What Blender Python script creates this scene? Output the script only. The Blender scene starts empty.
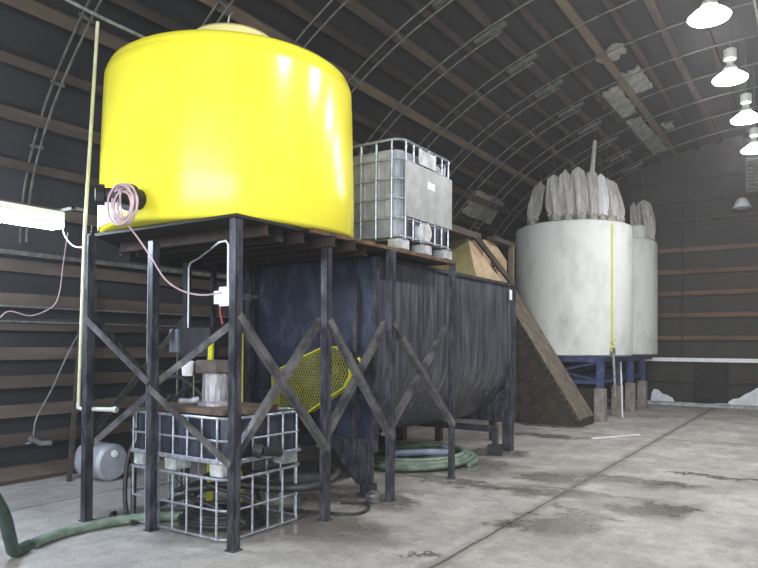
import bpy, bmesh, math, random
from mathutils import Vector, Matrix
random.seed(7)
PI = math.pi
col = bpy.context.scene.collection

# ------------------------------------------------------------------ materials
def lin(c):
    return tuple((x/255/12.92 if x/255 <= .04045 else ((x/255+.055)/1.055)**2.4) for x in c) + (1,)

def mat(name, c1, c2=None, scale=4, rough=.6, metal=0, bump=0, c3=None, stretch=(1,1,1), lo=.4, hi=.62, detail=6, spec=.5, fine=.0):
    m = bpy.data.materials.new(name); m.use_nodes = True
    nt = m.node_tree; N = nt.nodes; L = nt.links
    b = N['Principled BSDF']
    b.inputs['Base Color'].default_value = lin(c1)
    b.inputs['Roughness'].default_value = rough
    b.inputs['Metallic'].default_value = metal
    b.inputs['Specular IOR Level'].default_value = spec
    if c2:
        tc = N.new('ShaderNodeTexCoord'); mp = N.new('ShaderNodeMapping'); mp.inputs['Scale'].default_value = stretch
        L.new(tc.outputs['Object'], mp.inputs['Vector'])
        no = N.new('ShaderNodeTexNoise'); no.inputs['Scale'].default_value = scale; no.inputs['Detail'].default_value = detail
        no.inputs['Roughness'].default_value = .65
        L.new(mp.outputs[0], no.inputs['Vector'])
        r = N.new('ShaderNodeValToRGB'); e = r.color_ramp.elements
        e[0].position = lo; e[0].color = lin(c1); e[1].position = hi; e[1].color = lin(c2)
        if c3:
            q = r.color_ramp.elements.new(min(.98, hi+.12)); q.color = lin(c3)
        L.new(no.outputs['Fac'], r.inputs['Fac'])
        L.new(r.outputs['Color'], b.inputs['Base Color'])
        if bump:
            bp = N.new('ShaderNodeBump'); bp.inputs['Strength'].default_value = bump; bp.inputs['Distance'].default_value = .02
            n2 = N.new('ShaderNodeTexNoise'); n2.inputs['Scale'].default_value = scale*4; n2.inputs['Detail'].default_value = 4
            L.new(mp.outputs[0], n2.inputs['Vector']); L.new(n2.outputs['Fac'], bp.inputs['Height']); L.new(bp.outputs[0], b.inputs['Normal'])
    return m

def emis(name, c, s):
    m = bpy.data.materials.new(name); m.use_nodes = True
    b = m.node_tree.nodes['Principled BSDF']
    b.inputs['Base Color'].default_value = lin(c); b.inputs['Emission Color'].default_value = lin(c); b.inputs['Emission Strength'].default_value = s
    return m

M_ = {}
M_['black_steel'] = mat('black_steel', (38,39,46), (84,86,94), 5, .42, .2, .15, c3=(134,134,136), stretch=(3,3,1), lo=.42, hi=.68)
M_['brace_steel'] = mat('brace_steel', (66,65,70), (128,125,124), 4, .42, .35, .1, c3=(150,146,140), lo=.4, hi=.66)
M_['yellow_poly'] = mat('yellow_poly', (236,226,58), (242,232,72), 1.5, .24, 0, .03, lo=.35, hi=.65)
M_['glare_poly'] = mat('glare_poly', (238,236,190), (250,248,215), 3, .4)  # whitened yellow: tube light glare put into the colour
M_['cream_poly'] = mat('cream_poly', (214,206,140), (225,216,150), 3, .4)
M_['rust'] = mat('rust', (70,48,34), (118,86,60), 7, .8, .1, .2, c3=(150,120,90))
M_['deck_dark'] = mat('deck_dark', (20,19,20), (34,32,31), 5, .7, .1)
M_['joist'] = mat('joist', (30,24,21), (54,42,34), 7, .8, .1, .2)
M_['wood'] = mat('wood', (66,57,50), (92,80,69), 3, .85, 0, .2, stretch=(1,.2,1), c3=(60,48,40))
M_['wood_pale'] = mat('wood_pale', (90,79,66), (114,100,84), 3, .85, 0, .2, stretch=(1,.2,1), c3=(84,68,54))
M_['wood_dark'] = mat('wood_dark', (50,44,39), (70,61,53), 3, .85, 0, .2, stretch=(1,.2,1))
M_['ply'] = mat('ply', (150,128,98), (178,156,124), 3, .8, 0, .1, c3=(120,100,76))
M_['ply_olive'] = mat('ply_olive', (104,96,60), (134,124,84), 3, .8, 0, .1, c3=(90,80,50))
M_['galv'] = mat('galv', (118,120,118), (160,162,160), 12, .38, .6, 0, lo=.35, hi=.65)
M_['galv_dull'] = mat('galv_dull', (84,86,82), (116,117,110), 9, .5, .4)
M_['cage'] = mat('cage', (140,146,158), (185,190,200), 20, .35, .5)
M_['bottle'] = mat('bottle', (124,128,136), (156,160,168), 2, .4, 0, .05)
M_['bottle_dark'] = mat('bottle_dark', (32,36,46), (62,66,80), 4, .3, 0, .05, stretch=(3,3,.6))
M_['plate'] = mat('plate', (140,142,140), (160,162,160), 5, .5, .2)
M_['white'] = mat('white', (220,222,224), (236,238,240), 6, .5)
M_['feet'] = mat('feet', (140,144,146), (196,198,198), 8, .5, c3=(110,112,110))
M_['white_tank'] = mat('white_tank', (218,222,218), (196,200,194), 1.4, .55, 0, .03, c3=(160,162,152), stretch=(1.5,1.5,.8), lo=.48, hi=.66)
M_['bag'] = mat('bag', (150,148,144), (190,188,184), 5, .85, 0, .3, stretch=(3,3,.4))
M_['bag_pale'] = mat('bag_pale', (196,196,202), (224,224,230), 5, .85, 0, .3, stretch=(3,3,.4))
M_['clamp'] = mat('clamp', (120,118,112), (168,166,160), 14, .5, .3)
M_['blue'] = mat('blue', (40,56,98), (70,86,124), 6, .5, .1, .1, c3=(90,88,98))
M_['pedestal'] = mat('pedestal', (120,112,108), (150,142,138), 8, .8, 0, .2, c3=(112,86,76))
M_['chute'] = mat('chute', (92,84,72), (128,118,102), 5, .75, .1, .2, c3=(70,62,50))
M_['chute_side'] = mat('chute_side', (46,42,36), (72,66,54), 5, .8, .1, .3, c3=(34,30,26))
M_['yellow_paint'] = mat('yellow_paint', (206,204,38), (226,222,70), 9, .5, .1, .1, c3=(150,146,50))
M_['mesh_yellow'] = mat('mesh_yellow', (140,140,46), (172,170,62), 9, .6)
M_['wood_far'] = mat('wood_far', (84,66,52), (114,91,72), 3, .85, 0, .2, stretch=(.2,1,1))
M_['dark_rubber'] = mat('dark_rubber', (26,27,30), (48,48,52), 10, .55)
M_['green_hose'] = mat('green_hose', (92,112,98), (130,146,128), 8, .5, 0, .1, c3=(66,90,78))
M_['dark_green_hose'] = mat('dark_green_hose', (36,56,48), (56,78,66), 8, .5)
M_['pink_hose'] = mat('pink_hose', (176,150,160), (204,180,188), 10, .5)
M_['pvc'] = mat('pvc', (178,184,172), (202,206,196), 6, .45)
M_['pvc_yellowed'] = mat('pvc_yellowed', (170,172,140), (196,196,166), 6, .45)
M_['grey_box'] = mat('grey_box', (44,46,50), (60,62,66), 6, .5, .2)
M_['grey_cover'] = mat('grey_cover', (112,120,132), (136,144,154), 6, .5, .2)
M_['motor'] = mat('motor', (118,116,122), (176,174,180), 7, .5, .35, .2, c3=(84,80,80), stretch=(3,3,.6))
M_['motor_cap'] = mat('motor_cap', (82,76,72), (112,104,98), 9, .7, .1, .2)
M_['planks'] = mat('planks', (70,60,52), (104,88,72), 6, .85, 0, .3, c3=(52,46,42))
M_['insul_white'] = mat('insul_white', (128,130,120), (160,160,150), 5, .85, 0, .2, c3=(100,100,92))
M_['snow_white'] = mat('snow_white', (200,206,212), (226,230,236), 5, .9, 0, .3)
M_['board_dark'] = mat('board_dark', (30,29,28), (44,42,40), 5, .85)
M_['strap'] = mat('strap', (196,200,96), (214,216,120), 10, .7)
M_['red'] = mat('red', (150,60,60))
M_['chrome'] = mat('chrome', (170,175,180), None, rough=.2, metal=.9)
M_['black'] = mat('black_plastic', (20,20,22), (34,34,36), 8, .45)
M_['lamp_cap'] = mat('lamp_cap', (170,176,170), (190,194,190), 8, .4, .4)
M_['lens'] = emis('lamp_lens', (252,250,252), 100)
M_['refractor'] = emis('lamp_refractor', (248,248,246), 22)
M_['tube'] = emis('fluorescent_tube', (222,234,255), 60)

# black roof insulation: dark film with dust specks
def insulation(name, base, speck, rough):
    m = bpy.data.materials.new(name); m.use_nodes = True
    nt = m.node_tree; N = nt.nodes; L = nt.links; b = N['Principled BSDF']
    tc = N.new('ShaderNodeTexCoord')
    n1 = N.new('ShaderNodeTexNoise'); n1.inputs['Scale'].default_value = 1.2; n1.inputs['Detail'].default_value = 5
    n2 = N.new('ShaderNodeTexNoise'); n2.inputs['Scale'].default_value = 9; n2.inputs['Detail'].default_value = 3
    L.new(tc.outputs['Object'], n1.inputs['Vector']); L.new(tc.outputs['Object'], n2.inputs['Vector'])
    r1 = N.new('ShaderNodeValToRGB'); r1.color_ramp.elements[0].position = .35; r1.color_ramp.elements[1].position = .7
    r1.color_ramp.elements[0].color = lin(base); r1.color_ramp.elements[1].color = lin(tuple(x*1.3 for x in base))
    r2 = N.new('ShaderNodeValToRGB'); r2.color_ramp.elements[0].position = .70; r2.color_ramp.elements[1].position = .78
    r2.color_ramp.elements[0].color = (0,0,0,1); r2.color_ramp.elements[1].color = (.6,.6,.6,1)
    mx = N.new('ShaderNodeMixRGB'); mx.inputs[2].default_value = lin(speck)
    L.new(n1.outputs['Fac'], r1.inputs[0]); L.new(n2.outputs['Fac'], r2.inputs[0])
    L.new(r1.outputs[0], mx.inputs[1]); L.new(r2.outputs[0], mx.inputs[0]); L.new(mx.outputs[0], b.inputs['Base Color'])
    b.inputs['Roughness'].default_value = rough
    bp = N.new('ShaderNodeBump'); bp.inputs['Strength'].default_value = .3; bp.inputs['Distance'].default_value = .05
    L.new(n1.outputs['Fac'], bp.inputs['Height']); L.new(bp.outputs[0], b.inputs['Normal'])
    return m
M_['insul'] = insulation('roof_insulation', (33,33,35), (66,66,64), .6)
M_['insul_far'] = insulation('far_wall_insulation', (42,40,37), (104,98,88), .7)

def floor_mat():
    m = bpy.data.materials.new('concrete_floor'); m.use_nodes = True
    nt = m.node_tree; N = nt.nodes; L = nt.links; b = N['Principled BSDF']
    geo = N.new('ShaderNodeTexCoord'); P = geo.outputs['Object']
    def noise(s, d=5, r=.6, st=(1,1,1)):
        mp = N.new('ShaderNodeMapping'); mp.inputs['Scale'].default_value = st; L.new(P, mp.inputs['Vector'])
        n = N.new('ShaderNodeTexNoise'); n.inputs['Scale'].default_value = s; n.inputs['Detail'].default_value = d; n.inputs['Roughness'].default_value = r
        L.new(mp.outputs[0], n.inputs['Vector']); return n.outputs['Fac']
    def math_(op, a, c, cl=False):
        n = N.new('ShaderNodeMath'); n.operation = op; n.use_clamp = cl
        for i, v in enumerate((a, c)):
            if hasattr(v, 'links') or hasattr(v, 'is_linked'): L.new(v, n.inputs[i])
            else: n.inputs[i].default_value = v
        return n.outputs[0]
    def ramp(v, p0, c0, p1, c1):
        r = N.new('ShaderNodeValToRGB'); e = r.color_ramp.elements
        e[0].position = p0; e[0].color = c0; e[1].position = p1; e[1].color = c1; L.new(v, r.inputs[0]); return r.outputs[0]
    def mix(f, a, c):
        x = N.new('ShaderNodeMixRGB'); L.new(f, x.inputs[0])
        for i, v in ((1, a), (2, c)):
            if isinstance(v, tuple): x.inputs[i].default_value = v
            else: L.new(v, x.inputs[i])
        return x.outputs[0]
    base = ramp(noise(.9, 8, .7), .32, lin((140,138,133)), .66, lin((194,192,186)))
    base = mix(ramp(noise(4, 12, .85), .46, (0,0,0,1), .66, (.75,.75,.75,1)), base, lin((122,118,112)))
    base = mix(ramp(noise(22, 8, .8), .5, (0,0,0,1), .7, (.5,.5,.5,1)), base, lin((104,100,96)))
    base = mix(ramp(noise(1.3, 12, .85, (1.5,.7,1)), .48, (0,0,0,1), .68, (.7,.7,.7,1)), base, lin((108,103,98)))
    sep = N.new('ShaderNodeSeparateXYZ'); L.new(P, sep.inputs[0])
    wob = math_('MULTIPLY', math_('SUBTRACT', noise(1.3, 8, .75), .5), 2.6)
    wob2 = math_('MULTIPLY', math_('SUBTRACT', noise(2.6, 8, .75), .5), 1.3)
    wet = None
    spots = [(-3.3,7.0,1.5,.20),(-2.3,7.3,.8,.14),(-1.9,8.3,.9,.28),(-1.2,9.1,.8,.12),(-4.13,11.5,.75,.3),(-4.0,9.2,.55,.5),(-1.95,5.9,.35,.55),(-2.62,4.45,.2,.08),(-2.15,6.4,.12,.4),(-2.3,7.2,.35,.25),
             (-3.75,5.75,.35,.55),(-3.9,4.6,.9,.5),(-4.6,4.3,1.1,.8),(-4.6,5.6,.9,.5),(-2.75,7.9,.55,.4),(-4.3,8.0,1.0,.8),(-4.7,12.9,1.0,.25),(-2.0,3.4,.5,.2),(-1.35,7.0,.35,.5)]
    for (x, y, rx, ry) in spots:
        dx = math_('DIVIDE', math_('ADD', math_('SUBTRACT', sep.outputs[0], x), wob), rx)
        dy = math_('DIVIDE', math_('ADD', math_('SUBTRACT', sep.outputs[1], y), wob2), ry)
        d = math_('ADD', math_('MULTIPLY', dx, dx), math_('MULTIPLY', dy, dy))
        k = math_('SUBTRACT', 1.3, d, True)
        wet = k if wet is None else math_('MAXIMUM', wet, k)
    wetm = ramp(wet, .0, (0,0,0,1), 1.0, (1,1,1,1))
    wf = math_('MULTIPLY', wetm, .62)
    base = mix(wf, base, lin((78,72,64)))
    # expansion joints cut in the slab
    jw = math_('MULTIPLY', math_('SUBTRACT', noise(3, 5, .7), .5), .05)
    jm = None
    for ax, v, w in ((0,-2.33,.012),(0,-6.4,.014),(1,12.3,.02),(0,1.8,.02),(1,2.0,.02)):
        d = math_('ABSOLUTE', math_('ADD', math_('SUBTRACT', sep.outputs[ax], v), jw), 0)
        k = math_('LESS_THAN', d, w); jm = k if jm is None else math_('MAXIMUM', jm, k)
    d = math_('ABSOLUTE', math_('ADD', math_('SUBTRACT', sep.outputs[0], -2.33), math_('MULTIPLY', wob2, .12)), 0)
    soft = math_('MULTIPLY', math_('SUBTRACT', .11, d, True), 5.0)
    base = mix(soft, base, lin((88,83,76)))
    base = mix(math_('MULTIPLY', jm, .8), base, lin((52,48,44)))
    L.new(base, b.inputs['Base Color'])
    rr = N.new('ShaderNodeMapRange'); L.new(wetm, rr.inputs[0]); rr.inputs[3].default_value = .62; rr.inputs[4].default_value = .22
    L.new(rr.outputs[0], b.inputs['Roughness'])
    bp = N.new('ShaderNodeBump'); bp.inputs['Strength'].default_value = .12; bp.inputs['Distance'].default_value = .02
    L.new(noise(14, 6, .7), bp.inputs['Height']); L.new(bp.outputs[0], b.inputs['Normal'])
    return m
M_['floor'] = floor_mat()

# ------------------------------------------------------------------ mesh builder
class MB:
    def __init__(s): s.bm = bmesh.new(); s.smooth = False
    def box(s, x0, x1, y0, y1, z0, z1, bev=0, rot=None):
        g = bmesh.ops.create_cube(s.bm, size=1)['verts']
        c = Vector(((x0+x1)/2, (y0+y1)/2, (z0+z1)/2))
        for v in g:
            p = Vector((v.co.x*(x1-x0), v.co.y*(y1-y0), v.co.z*(z1-z0)))
            if rot: p = rot @ p
            v.co = c+p
        if bev:
            es = list({e for v in g for e in v.link_edges})
            bmesh.ops.bevel(s.bm, geom=es, offset=bev, segments=2, affect='EDGES')
        return s
    def bar(s, a, b, w, h=None, up=(0,0,1)):
        a, b = Vector(a), Vector(b); h = h or w
        d = (b-a); l = d.length; d.normalize(); u = Vector(up)
        if abs(d.dot(u)) > .98: u = Vector((0,1,0))
        x = d.cross(u).normalized(); z = x.cross(d).normalized()
        vs = []
        for t in (0, 1):
            for sx, sz in ((-1,-1),(1,-1),(1,1),(-1,1)):
                vs.append(s.bm.verts.new(a+d*l*t+x*sx*w/2+z*sz*h/2))
        for f in ((3,2,1,0),(4,5,6,7),(0,1,5,4),(1,2,6,5),(2,3,7,6),(3,0,4,7)):
            s.bm.faces.new([vs[i] for i in f])
        return s
    def angle(s, a, b, w, t=.008, flip=1, side=(0,1,0)):
        # an L-section between two points: one leg facing 'side' normal, one leg along it
        a, b = Vector(a), Vector(b); d = (b-a).normalized(); n = Vector(side)
        x = d.cross(n).normalized()*flip
        s.bar(a, b, w, t, up=n)
        off = x*(w/2-t/2)
        s.bar(a+off-n*w/2, b+off-n*w/2, t, w, up=n)
        return s
    def tube(s, pts, r, n=8, closed=False, smooth_pts=0):
        pts = [Vector(p) for p in pts]
        if smooth_pts: pts = catmull(pts, smooth_pts, closed)
        s.smooth = True
        m = len(pts); rings = []; prev = None
        for i, p in enumerate(pts):
            if closed: d = pts[(i+1) % m]-pts[i-1]
            else: d = pts[min(i+1, m-1)]-pts[max(i-1, 0)]
            d.normalize()
            if prev is None:
                u = Vector((0,0,1)) if abs(d.z) < .9 else Vector((1,0,0))
                x = d.cross(u).normalized()
            else:
                x = (prev-d*prev.dot(d))
                x = x.normalized() if x.length > 1e-6 else d.cross(Vector((.3,.5,.8))).normalized()
            prev = x; y = d.cross(x)
            rr = r(i/(m-1)) if callable(r) else r
            rings.append([s.bm.verts.new(p+(x*math.cos(a)+y*math.sin(a))*rr) for a in [2*PI*k/n for k in range(n)]])
        for i in range(m if closed else m-1):
            A, B = rings[i], rings[(i+1) % m]
            for k in range(n): s.bm.faces.new((A[k], A[(k+1) % n], B[(k+1) % n], B[k]))
        if not closed:
            s.bm.faces.new(rings[0][::-1]); s.bm.faces.new(rings[-1])
        return s
    def lathe(s, prof, c, n=48, axis='z', a0=0, a1=2*PI, fn=None):
        c = Vector(c); full = abs(a1-a0-2*PI) < 1e-6; s.smooth = True
        rings = []
        for r, z in prof:
            ring = []
            for k in range(n if full else n+1):
                a = a0+(a1-a0)*k/n; rr = fn(a, z, r) if fn else r
                x, y = rr*math.cos(a), rr*math.sin(a)
                v = {'z': (x, y, z), 'x': (z, x, y), 'y': (x, z, y)}[axis]
                ring.append(s.bm.verts.new(c+Vector(v)))
            rings.append(ring)
        for A, B in zip(rings, rings[1:]):
            m = len(A)
            for k in range(m if full else m-1): s.bm.faces.new((A[k], A[(k+1) % m], B[(k+1) % m], B[k]))
        if full:
            if prof[0][0] > 1e-4: s.bm.faces.new(rings[0][::-1])
            if prof[-1][0] > 1e-4: s.bm.faces.new(rings[-1])
        return s
    def prism(s, poly, axis, t0, t1):
        def P(u, v, t): return {'y': (u, t, v), 'x': (t, u, v), 'z': (u, v, t)}[axis]
        A = [s.bm.verts.new(P(u, v, t0)) for u, v in poly]; B = [s.bm.verts.new(P(u, v, t1)) for u, v in poly]
        s.bm.faces.new(A[::-1]); s.bm.faces.new(B)
        for i in range(len(A)):
            j = (i+1) % len(A); s.bm.faces.new((A[i], A[j], B[j], B[i]))
        return s
    def poly(s, pts, faces):
        vs = [s.bm.verts.new(p) for p in pts]
        for f in faces: s.bm.faces.new([vs[i] for i in f])
        return s
    def build(s, name, m, parent=None, smooth=None, **tags):
        bmesh.ops.remove_doubles(s.bm, verts=s.bm.verts, dist=1e-5)
        bmesh.ops.recalc_face_normals(s.bm, faces=s.bm.faces)
        off = Vector((0,0,0))
        if parent:
            off = world_loc(parent)
        elif 'at' in tags: off = Vector(tags.pop('at'))
        me = bpy.data.meshes.new(name)
        for v in s.bm.verts: v.co -= off
        s.bm.to_mesh(me); s.bm.free()
        me.materials.append(M_[m] if isinstance(m, str) else m)
        if smooth is None: smooth = s.smooth
        if smooth:
            for p in me.polygons: p.use_smooth = True
            try: me.set_sharp_from_angle(angle=math.radians(40))
            except Exception: pass
        o = bpy.data.objects.new(name, me); col.objects.link(o)
        if parent: o.parent = parent
        else: o.location = off
        for k, v in tags.items(): o[k] = v
        return o

def world_loc(o):
    v = o.location.copy()
    while o.parent: o = o.parent; v = v+o.location
    return v

def catmull(p, n, closed=False):
    out = []; m = len(p)
    for i in range(m if closed else m-1):
        if closed: a, b, c, d = p[i-1], p[i], p[(i+1) % m], p[(i+2) % m]
        else: a, b, c, d = p[max(i-1,0)], p[i], p[i+1], p[min(i+2, m-1)]
        for k in range(n):
            t = k/n
            out.append(.5*((2*b)+(c-a)*t+(2*a-5*b+4*c-d)*t*t+(3*b-a-3*c+d)*t**3))
    if not closed: out.append(p[-1])
    return out

def thing(name, label, cat, loc, group=None):
    o = bpy.data.objects.new(name, None); col.objects.link(o); o.location = loc; o.empty_display_size = .1
    o['label'] = label; o['category'] = cat
    if group: o['group'] = group
    return o
def tag(o, label, cat, group=None):
    o['label'] = label; o['category'] = cat
    if group: o['group'] = group
    return o
def copy_tree(o, loc, label, parent=None):
    c = o.copy(); col.objects.link(c)
    if parent is None: c.location = loc; c['label'] = label
    else: c.parent = parent
    for ch in list(o.children): copy_tree(ch, None, None, c)
    return c
def struct(name, mb, m, **k):
    o = mb.build(name, m, None, **k); o['kind'] = 'structure'; return o

# ------------------------------------------------------------------ the building
XC, ZC, AO, BO = -.8, 2.65, 6.82, 4.47        # arch: centre and half axes of the skin
YN, YF = -5.0, 19.5
def arch(deg, off=0):
    t = math.radians(deg)
    return XC+(AO-off)*math.cos(t), ZC+(BO-off)*math.sin(t)
XL = XC-AO; XR = XC+AO

struct('floor', MB().box(XL-.1, XR+.1, YN, YF+.1, -.12, 0), 'floor')
M_['insul_wall'] = insulation('wall_insulation', (27,27,29), (60,60,60), .6)
M_['girt_dark'] = mat('girt_dark', (44,38,33), (66,57,49), 3, .85, 0, .2, stretch=(1,.2,1))
struct('wall_left', MB().box(XL-.1, XL, YN, YF, 0, ZC), 'insul_wall')
struct('wall_right', MB().box(XR, XR+.1, YN, YF, 0, ZC), 'insul')
m = MB(); n = 60
o_ = [arch(180-180*i/n, -.1) for i in range(n+1)]; i_ = [arch(180-180*i/n, 0) for i in range(n+1)]
for i in range(n):
    pts = []
    for y in (YN, YF): pts += [(i_[i][0], y, i_[i][1]), (i_[i+1][0], y, i_[i+1][1]), (o_[i+1][0], y, o_[i+1][1]), (o_[i][0], y, o_[i][1])]
    m.poly(pts, [(0,1,5,4),(3,7,6,2),(0,4,7,3),(1,2,6,5),(0,3,2,1),(4,5,6,7)])
struct('ceiling', m, 'insul', smooth=False)
m = MB()
pl = [(XL-.1, 0)]+[arch(180-180*i/40, -.1) for i in range(41)]+[(XR+.1, 0)]
m.prism(pl, 'y', YF, YF+.1)
struct('wall_far', m, 'insul_far')

tn = [0]
def trim(mb, m, **k):
    tn[0] += 1; return struct('trim_%d' % tn[0], mb, m, **k)
# ribs: pairs of steel tube bent to the arch, joined by clips
for k in range(-3, 12):
    y = 4.02+1.305*k
    m = MB()
    a_end = 122
    ro = lambda a: .12-.08*min(1, max(0, (a-150)/20))
    ri = lambda a: .30-.12*min(1, max(0, (a-150)/20))
    outer = [(arch(a, ro(a))[0], y, arch(a, ro(a))[1]) for a in range(179, 0, -4)]
    m.tube(outer, .014, 6)
    inner = [(arch(a, ri(a))[0], y, arch(a, ri(a))[1]) for a in range(179, 117, -4)]
    m.tube(inner, .014, 6)
    for a in range(174, 117, -9):
        p, q = arch(a, ro(a)-.02), arch(a, ri(a)+.03)
        m.box(-.5, .5, -.5, .5, -.5, .5) if False else m.bar((p[0], y, p[1]), (q[0], y, q[1]), .035, .05, up=(0,1,0))
    p = arch(118, .21); q = arch(123, .21)
    m.bar((p[0], y, p[1]), (q[0], y, q[1]), .05, .09, up=(0,1,0))
    trim(m, 'galv_dull')
# purlins on the arch
mats = ['wood', 'wood_dark', 'wood', 'wood_dark']
for i, a in enumerate([174, 168, 161.5, 155, 148.5, 143.5, 138.5, 134, 129.5, 124.5, 120, 115.5, 111, 106.5, 102, 97, 90, 84, 78, 72, 60, 45, 30, 15]):
    t = math.radians(a); p = arch(a, .05); q = arch(a, -.02)
    w = .13 if i % 2 == 0 else .1
    m = MB(); m.bar((p[0], YN, p[1]), (p[0], YF, p[1]), w, .09, up=(math.cos(t)*AO, 0, math.sin(t)*AO*1.3))
    trim(m, ['wood', 'wood_dark'][i % 2] if i not in (6, 12) else 'wood_pale')
# left wall girts
for z, mm in ((.12,'wood'),(.5,'wood_dark'),(.82,'wood'),(1.15,'wood_dark'),(1.47,'wood'),(1.8,'wood_dark'),(2.08,'wood'),(2.46,'wood')):
    trim(MB().box(XL, XL+.07, YN, YF, z-.07, z+.07), 'girt_dark' if mm == 'wood_dark' else mm)
trim(MB().tube([(XL+.09, YN, 2.0), (XL+.09, YF-.1, 2.0)], .013, 6), 'galv')
trim(MB().tube([(XL+.09, YN, 1.83), (XL+.09, 6.2, 1.83)], .011, 6), 'galv')
trim(MB().box(XL, XL+.17, YN, YF, 2.57, 2.62), 'galv_dull')
struct('baseboard_left', MB().box(XL, XL+.05, YN, YF, 0, .2), 'wood_dark')
# far wall girts and rail
def half(z, off=.12):
    if z <= ZC: return AO-off
    return (AO-off)*math.sqrt(max(0, 1-((z-ZC)/(BO-off))**2))
for z, w, mm in ((.68,.05,'wood_dark'),(1.82,.075,'wood'),(2.43,.08,'wood'),(3.02,.08,'wood'),(3.6,.08,'wood'),(4.19,.08,'wood'),(4.94,.06,'wood_dark'),(5.52,.07,'wood_dark'),(6.1,.06,'wood_dark')):
    h = half(z+w)
    trim(MB().box(XC-h, XC+h, YF-.09, YF, z-w*.75, z+w*.75), 'wood_far' if mm == 'wood' else mm)
h = half(1.24)
trim(MB().box(XC-h, XC+h, YF-.12, YF, 1.185, 1.285), 'white')
trim(MB().tube([(XC-4.5, YF-.16, 5.0), (XC+4.5, YF-.16, 5.0)], .015, 6), 'galv_dull')
trim(MB().tube([(XC-4.5, YF-.16, 4.86), (XC+4.5, YF-.16, 4.86)], .015, 6), 'galv_dull')
struct('baseboard_far', MB().box(XL, XR, YF-.08, YF, 0, .09), 'feet')
# vertical studs at far wall
for x in (-4.6, -3.1):
    trim(MB().box(x-.02, x+.02, YF-.13, YF-.1, 1.3, 5.6), 'wood_dark')

# torn insulation patches under the roof
def patch(a0, a1, y0, y1, label, seed):
    rnd = random.Random(seed); m = MB(); na, ny = 6, 8; vs = {}
    for i in range(na+1):
        for j in range(ny+1):
            a = a0+(a1-a0)*i/na; y = y0+(y1-y0)*j/ny
            if j in (0, ny): y += rnd.uniform(-.12, .12)
            if i in (0, na): a += rnd.uniform(-.4, .4)
            for t, off in ((0, .012), (1, .03+rnd.random()*.03)):
                x, z = arch(a, off); vs[i, j, t] = m.bm.verts.new((x, y, z))
    for i in range(na):
        for j in range(ny):
            for t in (0, 1): m.bm.faces.new([vs[i, j, t], vs[i+1, j, t], vs[i+1, j+1, t], vs[i, j+1, t]])
    for i in range(na):
        for j in (0, ny): m.bm.faces.new([vs[i, j, 0], vs[i+1, j, 0], vs[i+1, j, 1], vs[i, j, 1]])
    for j in range(ny):
        for i in (0, na): m.bm.faces.new([vs[i, j, 0], vs[i, j+1, 0], vs[i, j+1, 1], vs[i, j, 1]])
    x, z = arch((a0+a1)/2, 0)
    o = m.build('insulation_patch', 'insul_white', None, at=(x, (y0+y1)/2, z), smooth=False)
    tag(o, label, 'insulation', 'torn insulation patches under the roof')
patch(146.5, 153.5, 13.75, 15.25, 'pale bare insulation patch low on the roof curve, left of the filter bags', 1)
patch(108, 112, 11.95, 12.35, 'small pale insulation patch high on the roof, nearest of the torn patches', 2)
patch(107.5, 111, 13.1, 14.2, 'broad pale insulation patch on the roof, second nearest torn patch', 3)
patch(112, 116, 13.6, 15.3, 'pale insulation patch with dark tears beside the long roof strip', 4)
patch(112, 115.5, 15.6, 18.6, 'long pale insulation strip running along the roof towards the far wall', 5)
patch(108, 109.7, 16.7, 17.2, 'smallest pale insulation scrap on the roof near the far lamps', 6)

# torn white insulation and dark board low on the far wall
def ragged(pts, y, th, seed):
    m = MB(); m.prism(pts, 'y', y-th, y); return m
p = [(-3.9,.1),(-3.88,.3),(-3.82,.42),(-3.7,.40),(-3.6,.30),(-3.48,.27),(-3.35,.2),(-3.3,.1)]
tag(ragged(p, YF-.08, .05, 1).build('torn_insulation', 'snow_white', None, at=(-3.6, YF-.1, .09)), 'small torn white insulation lump at the foot of the far wall beside the tank legs', 'insulation')
p = [(-2.32,.1),(-2.25,.16),(-2.12,.2),(-2.0,.17),(-1.9,.24),(-1.75,.27),(-1.62,.38),(-1.5,.44),(-1.36,.55),(-1.2,.58),(-1.05,.5),(-.9,.56),(-.7,.4),(-.6,.1)]
tag(ragged(p, YF-.08, .06, 2).build('torn_insulation', 'snow_white', None, at=(-1.4, YF-.1, .09)), 'long ragged white torn insulation along the foot of the far wall at right', 'insulation')
tag(MB().box(-2.8, -2.0, YF-.15, YF-.12, .12, 1.17).build('wall_board', 'board_dark', None, at=(-2.4, YF-.13, .12)), 'blackened board leaning below the white rail of the far wall', 'board')
# louvred vent high on the far wall
v = thing('wall_vent', 'louvred metal vent high on the far wall behind the lamps', 'vent', (-1.0, YF-.1, 5.6))
MB().box(-1.6, -.4, YF-.14, YF-.1, 5.55, 6.45).build('frame', 'galv_dull', v)
for k in range(9):
    z = 5.62+k*.095
    MB().bar((-1.55, YF-.17, z), (-.45, YF-.17, z), .07, .012, up=(0,-.5,1)).build('louvre', 'galv', v)

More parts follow.
